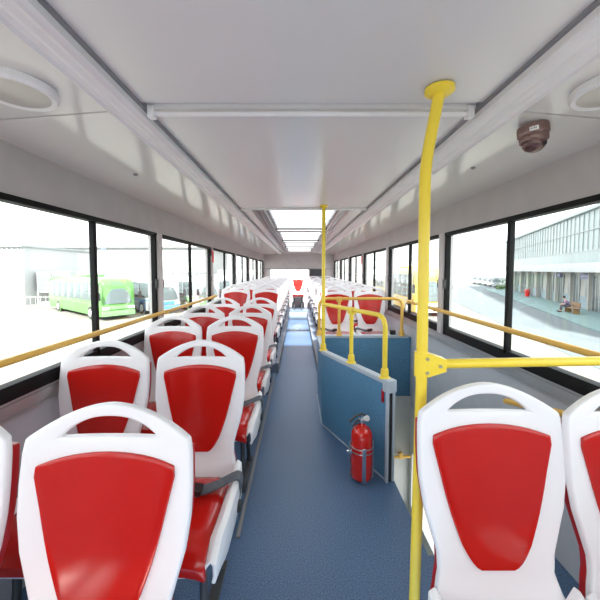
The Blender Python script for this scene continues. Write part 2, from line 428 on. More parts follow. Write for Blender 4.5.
# ================================================================== SEATS
NC = 5
def half(t):     # half width of the shell at depth t below the top
    tb = [(0.073, .203), (0.085, .208), (0.12, .213), (.20, .216), (.27, .214), (.35, .203), (.42, .184), (.48, .168), (.53, .166), (.58, .180), (.625, .202), (.66, .212)]
    if t <= tb[0][0]: return tb[0][1]
    for (a, va), (b, vb) in zip(tb, tb[1:]):
        if t <= b: return va + (vb - va) * (t - a) / (b - a)
    return tb[-1][1]
def surf(u, t, off=0.0):     # shell surface, seat faces -Y, u across, t down from the top
    z = 1.054 - t
    y = 0.045 - 0.16 * min(t, 0.5) ** 1.15
    if t > 0.5: y -= (t - 0.5) ** 2 * 2.2
    y -= 0.32 * max(0, abs(u) - 0.10) ** 1.5 * (1.0 if t > 0.1 else 1.0)
    return Vector((u, y + off, z))
def shell_bm(inset=0.0, off=0.0, arch=True):
    bm = bmesh.new()
    ts = [0.083 if arch else 0.112, .10 if arch else .116, .12, .15, .19, .23, .27, .31, .35, .385, .42, .45, .48, .505, .53, .555, .58, .605, .63, .66]
    K, Mi = 3, 8
    hw = 0.125 + inset
    grid = []
    for i, t in enumerate(ts):
        h = half(t) - inset; row = []
        us = [-h + (h - hw) * k / K for k in range(K)] + [-hw + 2 * hw * k / Mi for k in range(Mi + 1)] + [h - (h - hw) * k / K for k in range(K - 1, -1, -1)]
        for u in us:
            tt = t
            if i == 0: tt = t - 0.003 * (1 - (u / hw) ** 2) if abs(u) < hw else t
            row.append(bm.verts.new(surf(u, tt, off)))
        grid.append(row)
    for i in range(len(grid) - 1):
        for k in range(len(grid[i]) - 1): bm.faces.new((grid[i][k], grid[i][k + 1], grid[i + 1][k + 1], grid[i + 1][k]))
    # arch handle
    n = 22 if arch else 0; prev = grid[0][:K + 1]
    last = grid[0][-(K + 1):][::-1]
    h0 = half(0.083) - inset
    for j in range(1, n + 1):
        s = -1 + 2 * j / n
        if j == n: cur = last
        else:
            cur = []
            ui = hw * s if abs(s) < 1 else hw * s
            ti = 0.032 - inset + (0.083 - 0.032 + inset) * abs(s) ** 2.4
            uo = h0 * (1 if s > 0 else -1) * min(1, abs(s) * 1.0) 
            to = inset + 0.083 * abs(s) ** 1.8
            for k in range(K + 1):
                q = k / K
                cur.append(bm.verts.new(surf(uo * (1 - q) + ui * q, to * (1 - q) + ti * q, off)))
        for k in range(K): bm.faces.new((prev[k], prev[k + 1], cur[k + 1], cur[k]))
        prev = cur
    bmesh.ops.recalc_face_normals(bm, faces=bm.faces)
    # make normals face -Y
    if sum(f.normal.y for f in bm.faces) > 0: bmesh.ops.reverse_faces(bm, faces=bm.faces)
    return bm

def pad_half(t):
    tb = [(.117, .174), (.15, .176), (.20, .168), (.25, .158), (.31, .145), (.37, .129), (.42, .113), (.46, .098), (.49, .080), (.512, .064), (.525, .042)]
    if t <= tb[0][0]: return tb[0][1]
    for (a, va), (b, vb) in zip(tb, tb[1:]):
        if t <= b: return va + (vb - va) * (t - a) / (b - a)
    return tb[-1][1]

def make_seat(side):
    root = bpy.data.objects.new('passenger_seat', None); C.objects.link(root)
    o = mk('backrest_frame', shell_bm(), M['white_seat'], root)
    bake(o, [('SOLIDIFY', dict(thickness=0.026, offset=-1)), ('BEVEL', dict(width=0.007, segments=3, limit_method='ANGLE', angle_limit=R(40)))])
    o = mk('backrest_shell', shell_bm(0.004, 0.028, False), M['red_shell'], root); o['label'] = 'dark red rear shell'
    bake(o, [('SOLIDIFY', dict(thickness=0.022, offset=-1)), ('BEVEL', dict(width=0.006, segments=2, limit_method='ANGLE', angle_limit=R(40)))])
    # red backrest panel
    bm = bmesh.new(); rows = []; ts = [.117, .135, .15, .18, .21, .25, .29, .33, .37, .40, .43, .455, .475, .49, .503, .514, .522]
    for i, t in enumerate(ts):
        h = pad_half(t); row = []
        for k in range(13):
            u = -h + 2 * h * k / 12
            bow = 0.033 * (u / 0.18) ** 2 * max(0.0, 1 - (t - 0.117) / 0.12)
            row.append(bm.verts.new(surf(u, t + bow, -0.003)))
        rows.append(row)
    for i in range(len(rows) - 1):
        for k in range(12): bm.faces.new((rows[i][k], rows[i][k + 1], rows[i + 1][k + 1], rows[i + 1][k]))
    bmesh.ops.recalc_face_normals(bm, faces=bm.faces)
    if sum(f.normal.y for f in bm.faces) > 0: bmesh.ops.reverse_faces(bm, faces=bm.faces)
    o = mk('backrest_panel', bm, M['red_pad'], root); o['label'] = 'glossy red backrest panel'
    bake(o, [('SOLIDIFY', dict(thickness=0.012, offset=-0.1)), ('BEVEL', dict(width=0.003, segments=2, limit_method='ANGLE', angle_limit=R(40)))])
    # white seat pan with side wings
    bm = bmesh.new(); rows = []
    for j in range(13):
        v = j / 12; y = -0.06 - 0.44 * v
        skirt = 0.10 + 0.02 * math.sin(v * math.pi) - (0.05 * max(0, v - 0.8) / 0.2)
        z0 = 0.435 + 0.012 * v - 0.05 * max(0, v - 0.82) / 0.18
        lift = 0.05 * max(0, 1 - v / 0.35) ** 1.5
        hw = 0.21 - 0.012 * max(0, v - 0.7) / 0.3
        half_p = [(hw - 0.006, z0 - skirt), (hw, z0 - 0.03), (hw - 0.002, z0 + 0.012 + lift), (hw - 0.014, z0 + 0.024 + lift), (hw - 0.03, z0 + 0.008 + lift * .6), (hw - 0.045, z0 - 0.022), (0.09, z0 - 0.03)]
        row = [(-a, y, b) for a, b in half_p] + [(a, y, b) for a, b in half_p[::-1]]
        rows.append([bm.verts.new(p) for p in row])
    for i in range(12):
        for k in range(len(rows[0]) - 1): bm.faces.new((rows[i][k], rows[i][k + 1], rows[i + 1][k + 1], rows[i + 1][k]))
    o = mk('seat_pan', bm, M['white_seat'], root)
    bake(o, [('SOLIDIFY', dict(thickness=0.014, offset=0)), ('BEVEL', dict(width=0.004, segments=2, limit_method='ANGLE', angle_limit=R(50)))])
    # red cushion that rolls over the front edge
    bm = bmesh.new(); rows = []
    prof = [(-0.075, .425, .445), (-0.12, .425, .458), (-0.2, .42, .462), (-0.3, .42, .462), (-0.4, .42, .466), (-0.46, .40, .462), (-0.495, .37, .445), (-0.512, .35, .415), (-0.508, .34, .375)]
    for y, zb, zt in prof:
        row = []
        for k in range(11):
            u = -0.168 + 0.336 * k / 10
            row.append(bm.verts.new((u, y, zt - 0.02 * (abs(u) / 0.168) ** 4 - 0.008 * (1 - (u / .168) ** 2) * (1 if y > -.4 else 0))))
        rows.append(row)
    for i in range(len(rows) - 1):
        for k in range(10): bm.faces.new((rows[i][k], rows[i][k + 1], rows[i + 1][k + 1], rows[i + 1][k]))
    bmesh.ops.recalc_face_normals(bm, faces=bm.faces)
    if sum(f.normal.z for f in bm.faces) < 0: bmesh.ops.reverse_faces(bm, faces=bm.faces)
    o = mk('cushion', bm, M['red_pad'], root); o['label'] = 'red seat cushion'
    bake(o, [('SOLIDIFY', dict(thickness=0.026, offset=-1)), ('BEVEL', dict(width=0.006, segments=2, limit_method='ANGLE', angle_limit=R(40)))])
    # lap belt
    s = side; bm = bmesh.new()
    ribbon(bm, fillet([(s * .212, -.11, .37), (s * .226, -.125, .46), (s * .212, -.15, .498), (s * .175, -.17, .490), (s * .12, -.20, .476), (s * .05, -.23, .474)], 0.03), (0, 1, 0.25), 0.046, 0.009)
    b = mk('lap_belt', bm, M['belt'], root)
    bm = bmesh.new(); box(bm, -0.03, 0.03, -0.024, 0.024, -0.012, 0.014, 0.007); box(bm, -0.045, -0.025, -0.016, 0.016, -0.005, 0.006, 0.002)
    o = mk('buckle', bm, M['black_plastic'], b); o.location = (s * 0.05, -0.235, 0.488); o.rotation_euler = (0.1, 0.15 * s, 0)
    bm = bmesh.new(); lathe(bm, [(0.0, 0), (0.022, 0.0), (0.026, 0.006), (0.026, 0.016), (0.02, 0.022), (0.0, 0.022)], axis='X', seg=18)
    for v in bm.verts: v.co = Vector((v.co.x * s + s * 0.205, v.co.y - 0.16, v.co.z + 0.36))
    mk('hinge_cover', bm, M['black_plastic'], root)
    # pedestal
    bm = bmesh.new()
    box(bm, -0.15, 0.15, -0.40, -0.36, 0.375, 0.405, 0.004); box(bm, -0.15, 0.15, -0.16, -0.12, 0.375, 0.405, 0.004); box(bm, -0.02, 0.02, -0.37, -0.15, 0.376, 0.402, 0.003)
    mk('under_frame', bm, M['steel_dark'], root)
    for x in (-0.12, 0.12):
        bm = bmesh.new()
        tube(bm, fillet([(x, -0.38, 0.39), (x, -0.36, 0.20), (x, -0.40, 0.012)], 0.05), 0.015, 10)
        tube(bm, fillet([(x, -0.14, 0.39), (x, -0.16, 0.20), (x, -0.10, 0.012)], 0.05), 0.015, 10)
        box(bm, x - 0.022, x + 0.022, -0.44, -0.06, 0.0, 0.014, 0.003)
        mk('leg', bm, M['steel_dark'], root)
    return root

protoL = make_seat(1); protoR = make_seat(-1)
ordn = ['first', 'second', 'third', 'fourth', 'fifth', 'sixth', 'seventh', 'eighth', 'ninth', 'tenth', 'eleventh', 'twelfth']
used = {}
def put_seat(proto, x, y, z, label, group, yaw=0.0):
    o = proto if proto.name not in used else copy_tree(proto)
    used[proto.name] = 1
    o.location = (x, y, z); o.rotation_euler.z = yaw
    tag(o, label, 'seat', group); return o
LY = [0.765, 1.52, 2.38, 3.14, 3.99, 4.83, 5.63, 6.43, 7.23, 8.03, 8.83, 9.55]
for k, y in enumerate(LY):
    z = 0.13 if k >= 5 else 0.0
    put_seat(protoL, -0.478 if k else -0.487, y, z, 'white seat with red panel on left of aisle, aisle place of the %s row' % ordn[k], 'aisle seats of the left bank')
    put_seat(protoL, -0.948 if k else -0.955, y, z, 'white seat with red panel under left windows, window place of the %s row' % ordn[k], 'window seats of the left bank')
put_seat(protoR, 0.579, 0.915, 0, 'large front right white seat with red panel beside the tall bent yellow pole', 'front seats before the stairwell')
put_seat(protoR, 1.009, 0.90, 0, 'front right white seat cut by the photo edge, next to the window', 'front seats before the stairwell')
RY = [4.38 + 0.8 * k for k in range(7)]
for k, y in enumerate(RY):
    put_seat(protoR, 0.53, y, 0.13, 'white seat with red panel, aisle place of the %s row behind the stairwell' % ordn[k], 'aisle seats behind the stairwell')
    put_seat(protoR, 0.99, y, 0.13, 'white seat with red panel, right window place of the %s row behind the stairwell' % ordn[k], 'window seats behind the stairwell')
for i, (x, lb) in enumerate(((-0.96, 'seat in left corner of the rear row against the back wall'), (-0.515, 'seat of the rear row between left corner and middle seat'), (0.0, 'middle seat of the rear row, facing down the aisle'), (0.53, 'seat of the rear row between right corner and middle seat'), (0.975, 'seat in right corner of the rear row against the back wall'))):
    put_seat(protoL, x, 10.55, 0.15 if i != 2 else 0.17, 'white and red ' + lb, 'rear row seats')

# ================================================================== STAIR PARTITION, WALL AND YELLOW RAILS
zt = 0.673
def pw(p0, p1, z0, z1, th, bm, bev=0.004, mi=0):
    d = Vector((p1[0] - p0[0], p1[1] - p0[1], 0)); L = d.length; a = math.atan2(d.y, d.x)
    m = Matrix.Translation((p0[0], p0[1], 0)) @ Matrix.Rotation(a, 4, 'Z')
    box(bm, 0, L, -th / 2, th / 2, z0, z1, bev, mi, m)
part = empty('stair_partition', 'blue speckled waist-high partition angled along the aisle beside the stairwell', 'partition', (0, 0, 0))
A, B, D_ = (0.235, 3.50), (0.235, 2.84), (0.60, 2.06)
bm = bmesh.new(); pw(A, B, 0.0, zt - 0.02, 0.035, bm); pw(B, D_, 0.0, zt - 0.02, 0.035, bm); mk('partition_panel', bm, M['part'], part)
bm = bmesh.new(); pw((0.235, 3.52), (0.235, 2.83), zt - 0.025, zt + 0.008, 0.055, bm, 0.01); pw((0.232, 2.845), (0.607, 2.045), zt - 0.025, zt + 0.008, 0.055, bm, 0.01)
mk('cap_rail', bm, M['cap'], part)
dv = Vector((D_[0] - B[0], D_[1] - B[1], 0)).normalized(); nv = Vector((-dv.y, dv.x, 0))
def at(s, n=0): return (B[0] + dv.x * s + nv.x * n, B[1] + dv.y * s + nv.y * n)
Lp = (Vector(D_) - Vector(B)).length
bm = bmesh.new()
for n in (-0.024, 0.024): pw(at(Lp - 0.0, n), at(Lp + 0.02, n), 0.0, zt - 0.02, 0.016, bm, 0.003)
mk('end_channel', bm, M['cap'], part)
bm = bmesh.new(); pw(at(Lp), at(Lp + 0.012), 0.0, zt - 0.06, 0.03, bm, 0.0); mk('slot_gasket', bm, M['black_plastic'], part)
bm = bmesh.new(); pw(at(Lp - 0.03), at(Lp + 0.03), zt - 0.07, zt + 0.012, 0.07, bm, 0.008); mk('end_cap', bm, M['cap'], part)
bm = bmesh.new(); pw(at(Lp - 0.055, -0.019), at(Lp - 0.03, -0.019), 0.52, 0.61, 0.006, bm, 0.001)
o = mk('notice_plate', bm, M['red_shell'], part); o['label'] = 'small dark red plate'
bm = bmesh.new(); pw(A, B, 0.0, 0.02, 0.05, bm, 0.003); pw(B, D_, 0.0, 0.012, 0.046, bm, 0.003); mk('foot_strip', bm, M['cap'], part)

cw = empty('cross_partition', 'blue partition across the far side of the stairwell under the yellow rail', 'partition', (0.72, 3.53, 0))
bm = bmesh.new(); box(bm, -0.50, 0.53, -0.018, 0.018, 0.0, zt - 0.02, 0.003); mk('partition_panel', bm, M['part'], cw)
bm = bmesh.new(); box(bm, -0.50, 0.50, -0.03, 0.05, zt - 0.025, zt + 0.006, 0.008); mk('cap_rail', bm, M['cap'], cw)

def base_cup(bm, x, y, z, r=0.022):
    lathe(bm, [(0.0, 0), (r * 1.9, 0), (r * 1.9, 0.006), (r * 1.35, 0.012), (r * 1.25, 0.055), (r * 1.05, 0.065), (0, 0.065)], (x, y, z), 18)
# tall pole near the camera
tp = empty('bent_grab_pole', 'tall yellow floor to ceiling pole with a bend near the top', 'pole', (0.385, 1.03, 0))
px = 0.41
bm = bmesh.new(); tube(bm, fillet([(0.40, 1.05, 0.0), (0.412, 1.05, 1.06), (0.41, 1.05, 1.74), (0.442, 1.03, 1.955)], 0.07, 8), 0.0178, 18)
for v in bm.verts: v.co -= Vector(tp.location)
mk('pole', bm, M['yellow'], tp)
bm = bmesh.new(); lathe(bm, [(0, 0), (0.045, 0), (0.045, 0.008), (0.028, 0.016), (0.026, 0.05), (0, 0.05)], (0.40 - 0.385, 0.02, 0), 20); mk('foot_flange', bm, M['yellow'], tp)
bm = bmesh.new(); lathe(bm, [(0, 0), (0.03, 0), (0.045, 0.01), (0.045, 0.02), (0, 0.02)], (0.442 - 0.385, 0.0, 1.945), 20); mk('ceiling_flange', bm, M['yellow'], tp)
hr = empty('crosswise_grab_rail', 'thick yellow rail running from bent pole to right wall above front seats', 'rail', (0.41, 1.05, 1.088))
bm = bmesh.new(); tube(bm, [(0.03, 0, 0), (0.815, 0.02, 0.008)], 0.0155, 16); mk('rail', bm, M['yellow'], hr)
bm = bmesh.new()
tube(bm, [(0, 0, -0.04), (0, 0, 0.04)], 0.0225, 18)
prism(bm, [(0.0, -0.021, 0.038), (0.02, -0.021, 0.038), (0.075, -0.021, 0.02), (0.075, -0.021, -0.02), (0.02, -0.021, -0.038), (0.0, -0.021, -0.038)], (0, 0.042, 0))
cl = mk('clamp', bm, M['yellow'], hr)
for bx_, bz in ((0.012, 0.022), (0.055, -0.002), (0.012, -0.024)):
    bm = bmesh.new(); lathe(bm, [(0, -0.0265), (0.0045, -0.0265), (0.006, -0.022), (0.006, -0.02), (0, -0.02)], (bx_, 0, bz), 12, 'Y'); mk('bolt', bm, M['steel'], cl)
bm = bmesh.new(); lathe(bm, [(0, 0.78), (0.024, 0.78), (0.024, 0.80), (0.04, 0.805), (0.04, 0.814), (0, 0.814)], (0, 0.02, 0.008), 18, 'X'); mk('wall_flange', bm, M['yellow'], hr)

# pole at the partition corner
cp = empty('corner_grab_pole', 'slim straight yellow pole rising from partition corner to ceiling', 'pole', (0.228, 2.86, zt))
bm = bmesh.new(); tube(bm, [(0, 0, 0), (0, 0, 1.97 - zt)], 0.0165, 16); mk('pole', bm, M['yellow'], cp)
bm = bmesh.new(); base_cup(bm, 0, 0, 0.0, 0.02); mk('foot_cup', bm, M['yellow'], cp)
bm = bmesh.new(); lathe(bm, [(0, 0), (0.022, 0), (0.038, 0.01), (0.038, 0.018), (0, 0.018)], (0, 0, 1.97 - zt - 0.02), 18); mk('ceiling_flange', bm, M['yellow'], cp)
# diagonal rail on the partition
dr = empty('partition_handrail', 'yellow handrail along the angled partition, bent down at its near end', 'rail', (0, 0, 0))
e2 = at(Lp - 0.05); zr = 1.095
bm = bmesh.new(); tube(bm, fillet([(0.228, 2.86, zr), (*e2, zr), (*e2, zt)], 0.09, 8), 0.0165, 16)
mk('rail', bm, M['yellow'], dr)
bm = bmesh.new(); base_cup(bm, *e2, zt + 0.006, 0.02); mk('foot_cup', bm, M['yellow'], dr)
m2 = at(Lp * 0.49)
bm = bmesh.new(); tube(bm, [(*m2, zt), (*m2, zr)], 0.0155, 14); po = mk('post', bm, M['yellow'], dr)
bm = bmesh.new(); base_cup(bm, *m2, zt + 0.006, 0.02); mk('foot_cup', bm, M['yellow'], po)
bm = bmesh.new(); pw(at(Lp * .49 - 0.03), at(Lp * .49 + 0.03), zr - 0.035, zr + 0.02, 0.042, bm, 0.008); mk('tee_clamp', bm, M['yellow'], po)
# rail on the cross wall
cr = empty('cross_partition_handrail', 'yellow handrail on top of the cross partition, bent down by the window', 'rail', (0, 0, 0))
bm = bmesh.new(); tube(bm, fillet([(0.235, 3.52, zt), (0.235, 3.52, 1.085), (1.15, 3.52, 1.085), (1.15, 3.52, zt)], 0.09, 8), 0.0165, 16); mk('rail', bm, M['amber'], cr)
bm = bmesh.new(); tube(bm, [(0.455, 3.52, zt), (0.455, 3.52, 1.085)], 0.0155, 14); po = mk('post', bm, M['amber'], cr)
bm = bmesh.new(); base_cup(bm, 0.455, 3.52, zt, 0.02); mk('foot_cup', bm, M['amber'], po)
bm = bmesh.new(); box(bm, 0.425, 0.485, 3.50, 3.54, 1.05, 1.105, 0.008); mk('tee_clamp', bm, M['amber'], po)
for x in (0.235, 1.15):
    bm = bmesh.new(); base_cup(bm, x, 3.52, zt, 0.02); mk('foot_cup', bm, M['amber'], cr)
bm = bmesh.new(); box(bm, -0.03, 0.03, -0.025, 0.025, 0, 0.05, 0.012); o = mk('black_socket_box', bm, M['black_plastic'], loc=(1.06, 3.555, zt + 0.006))
tag(o, 'small black box on top of cross partition beside the window', 'box')

# window grab rails
def side_rail(name, label, X, s, y0, y1, z, brs, m):
    e = empty(name, label, 'rail', (0, 0, 0)); xr = X - s * 0.05
    bm = bmesh.new(); tube(bm, [(xr, y0, z), (xr, y1, z)], 0.0155, 16); mk('rail', bm, m, e)
    for y in brs:
        bm = bmesh.new(); tube(bm, [(xr, y, z - 0.002), (X - s * 0.004, y, z - 0.002)], 0.009, 10)
        box(bm, min(X - s * 0.01, X), max(X - s * 0.01, X), y - 0.02, y + 0.02, z - 0.03, z + 0.03, 0.004)
        box(bm, xr - 0.018, xr + 0.018, y - 0.02, y + 0.02, z - 0.018, z + 0.018, 0.006)
        mk('bracket', bm, m, e)
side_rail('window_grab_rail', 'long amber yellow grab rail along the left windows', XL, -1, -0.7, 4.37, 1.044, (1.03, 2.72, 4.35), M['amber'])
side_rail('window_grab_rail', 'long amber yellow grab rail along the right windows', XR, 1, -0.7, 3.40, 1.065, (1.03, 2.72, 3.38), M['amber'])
# stair handrails
e = empty('stair_handrail', 'yellow handrail on the right wall sloping down, seen past the front right seats', 'rail', (0, 0, 0))
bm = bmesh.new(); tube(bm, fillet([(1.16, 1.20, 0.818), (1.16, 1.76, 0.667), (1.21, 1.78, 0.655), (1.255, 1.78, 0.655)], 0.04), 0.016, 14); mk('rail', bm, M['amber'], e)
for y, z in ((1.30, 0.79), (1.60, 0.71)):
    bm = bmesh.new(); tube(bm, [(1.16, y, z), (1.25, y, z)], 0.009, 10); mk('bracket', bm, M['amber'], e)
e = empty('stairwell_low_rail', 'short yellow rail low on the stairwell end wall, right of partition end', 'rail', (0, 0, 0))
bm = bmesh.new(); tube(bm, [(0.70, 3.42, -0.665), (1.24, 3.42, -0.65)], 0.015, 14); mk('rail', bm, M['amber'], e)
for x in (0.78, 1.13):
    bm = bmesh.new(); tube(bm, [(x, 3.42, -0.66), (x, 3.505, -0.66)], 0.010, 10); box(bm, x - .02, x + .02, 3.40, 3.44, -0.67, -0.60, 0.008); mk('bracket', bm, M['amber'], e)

# ================================================================== FIRE EXTINGUISHER
fx = empty('fire_extinguisher', 'red fire extinguisher strapped low beside the blue partition end', 'fire extinguisher', (0.425, 2.08, 0.015))
bm = bmesh.new(); lathe(bm, [(0, 0.0), (0.055, 0.0), (0.066, 0.006), (0.07, 0.02), (0.07, 0.285), (0.066, 0.312), (0.052, 0.337), (0.030, 0.352), (0.020, 0.36), (0.019, 0.378), (0, 0.378)], seg=32); body = mk('cylinder_body', bm, M['extred'], fx)
bm = bmesh.new(); lathe(bm, [(0, 0.374), (0.021, 0.374), (0.021, 0.395), (0.015, 0.4), (0.015, 0.415), (0, 0.415)], seg=16); box(bm, 0.01, 0.045, -0.012, 0.012, 0.385, 0.41, 0.004); mk('valve', bm, M['chrome'], fx)
bm = bmesh.new()
ribbon(bm, [(0.045, 0, 0.413), (0.0, 0, 0.43), (-0.045, 0, 0.415), (-0.085, 0, 0.375)], (0, 1, 0), 0.02, 0.006); mk('lever', bm, M['black_plastic'], fx)
bm = bmesh.new()
ribbon(bm, [(0.03, 0, 0.402), (-0.03, 0, 0.385), (-0.065, 0, 0.35)], (0, 1, 0), 0.018, 0.005); mk('carry_handle', bm, M['black_plastic'], fx)
bm = bmesh.new(); lathe(bm, [(0, -0.02), (0.016, -0.02), (0.019, -0.016), (0.019, -0.004), (0, -0.004)], (0.03, 0, 0.405), 16, 'Y'); mk('pressure_gauge', bm, M['paper'], fx)
bk = empty('extinguisher_bracket', 'steel wire bracket with a buckle holding the red extinguisher', 'bracket', (0.425, 2.08, 0.0))
bm = bmesh.new()
bn = 26
for z in (0.205, 0.235):
    tube(bm, [(0.076 * math.cos(2 * math.pi * k / bn), 0.076 * math.sin(2 * math.pi * k / bn), z) for k in range(bn + 1)], 0.0035, 8)
mk('strap', bm, M['steel'], bk)
bm = bmesh.new(); box(bm, -0.012, 0.014, -0.084, -0.074, 0.01, 0.25, 0.003); box(bm, -0.105, -0.07, -0.05, -0.035, 0.20, 0.225, 0.004); mk('buckle', bm, M['chrome'], bk)
bm = bmesh.new()
for x in (-0.078, 0.078): tube(bm, fillet([(x, 0.0, 0.26), (x, 0.0, 0.007), (0, 0.0, 0.007)], 0.02), 0.004, 8)
tube(bm, fillet([(0.01, -0.078, 0.22), (0.01, -0.078, 0.007), (0.01, 0.0, 0.007)], 0.02), 0.004, 8)
mk('wire_cradle', bm, M['steel'], bk)
bm = bmesh.new(); tube(bm, [(0.03, 0.068, 0.22), (0.078, 0.115, 0.22)], 0.006, 8); tube(bm, [(0.03, 0.068, 0.05), (0.078, 0.115, 0.05)], 0.006, 8); mk('wall_arm', bm, M['steel'], bk)

# ================================================================== CEILING FITTINGS
cc = empty('security_camera', 'mauve brown dome security camera under the right ceiling panel', 'camera', (0.885, 1.235, 1.932)); cc.rotation_euler = (0, R(-7), 0); cc.scale = (0.8, 0.8, 0.78)
bm = bmesh.new(); lathe(bm, [(0, 0.012), (0.063, 0.012), (0.065, 0.0), (0.065, -0.028), (0.060, -0.036), (0, -0.036)], seg=36); mk('base_housing', bm, M['brown'], cc)
bm = bmesh.new(); lathe(bm, [(0, -0.034), (0.058, -0.034), (0.060, -0.04), (0.058, -0.062), (0.052, -0.068), (0, -0.068)], seg=36); mk('collar', bm, M['brown'], cc)
bm = bmesh.new(); lathe(bm, [(0, -0.066), (0.050, -0.066)] + [(0.050 * math.cos(a), -0.068 - 0.046 * math.sin(a)) for a in [R(x) for x in range(8, 90, 12)]] + [(0.001, -0.114)], seg=36); mk('dome', bm, M['dome'], cc)
bm = bmesh.new(); lathe(bm, [(0, -0.049), (0.007, -0.049), (0.008, -0.044), (0, -0.04)], (0.015, 0, -0.088), 14, 'Y'); mk('lens', bm, M['black_plastic'], cc)
bm = bmesh.new()
for k in range(6):
    a0 = R(222 + 5 * k); a1 = R(222 + 5 * (k + 1)); r = 0.0665
    vs = [bm.verts.new((r * math.cos(a), r * math.sin(a), z)) for a, z in ((a0, -0.026), (a1, -0.026), (a1, -0.007), (a0, -0.007))]; bm.faces.new(vs)
st = mk('sticker', bm, M['paper'], cc)
bm = bmesh.new()
for k, wd in enumerate((2.6, 1.6, 3.0, 2.2)):
    a0 = R(226 + 5.2 * k); a1 = a0 + R(wd); r = 0.0672
    bm.faces.new([bm.verts.new((r * math.cos(a), r * math.sin(a), z)) for a, z in ((a0, -0.020), (a1, -0.020), (a1, -0.012), (a0, -0.012))])
mk('print', bm, M['ink'], st)
for x, y, z, lb in ((-0.84, 0.98, 1.925, 'round recessed ceiling lamp above the left front seats'), (0.94, 0.98, 1.927, 'round recessed ceiling lamp above the right front seats')):
    e = empty('ceiling_lamp', lb, 'lamp', (x, y, z), 0, 'round ceiling lamps')
    bm = bmesh.new(); lathe(bm, [(0.085, 0.02), (0.105, 0.02), (0.107, 0.002), (0.10, -0.006), (0.088, -0.004), (0.085, 0.0)], seg=36); mk('lamp_ring', bm, M['track'], e)
    bm = bmesh.new(); lathe(bm, [(0, 0.012), (0.087, 0.012), (0.087, -0.002), (0.06, -0.008), (0, -0.010)], seg=36); mk('lamp_cover', bm, M['lamp'], e)
for i, (x, y, z) in enumerate(((-0.90, 1.80, 1.924), (0.925, 1.72, 1.935))):
    bm = bmesh.new(); lathe(bm, [(0, 0.006), (0.011, 0.006), (0.011, 0), (0.006, -0.004), (0, -0.004)], (0, 0, 0), 14)
    tag(mk('ceiling_screw', bm, M['trim_dark'], loc=(x, y, z)), 'small dark screw in the %s ceiling side panel' % ('left' if i == 0 else 'right'), 'screw')
# emergency hammers on the window posts
for X, s, y, lb in ((XL, -1, 4.37, 'red emergency hammer at the top of a left window post'), (XR, 1, 6.03, 'red emergency hammer at the top of a right window post')):
    e = empty('emergency_hammer', lb, 'hammer', (X - s * 0.004, y, 1.56))
    bm = bmesh.new(); box(bm, -0.012, 0.012, -0.025, 0.025, 0.03, 0.13, 0.004); mk('holder', bm, M['black_plastic'], e)
    bm = bmesh.new(); tube(bm, [(-s * 0.022, 0, -0.06), (-s * 0.022, 0, 0.08)], 0.013, 10); mk('handle', bm, M['extred'], e)
    bm = bmesh.new(); tube(bm, [(-s * 0.022, -0.035, 0.09), (-s * 0.022, 0.035, 0.09)], 0.012, 10); mk('hammer_head', bm, M['extred'], e)
    if s < 0: e.location.y = 4.35
# sticker on the first left window
bm = bmesh.new(); box(bm, -0.001, 0.001, -0.028, 0.028, -0.035, 0.035); s_ = mk('window_sticker', bm, M['film'], loc=(XL - 0.0205, 1.98, 1.56)); tag(s_, 'small pale blue sticker high on the left window glass', 'sticker')
bm = bmesh.new(); box(bm, -0.02, 0.02, -0.012, 0.0, -0.015, 0.015, 0.004); tag(mk('rear_wall_indicator', bm, M['red_shell'], loc=(-0.02, Y1, 1.72)), 'tiny dark indicator on rear wall above the back window', 'indicator')

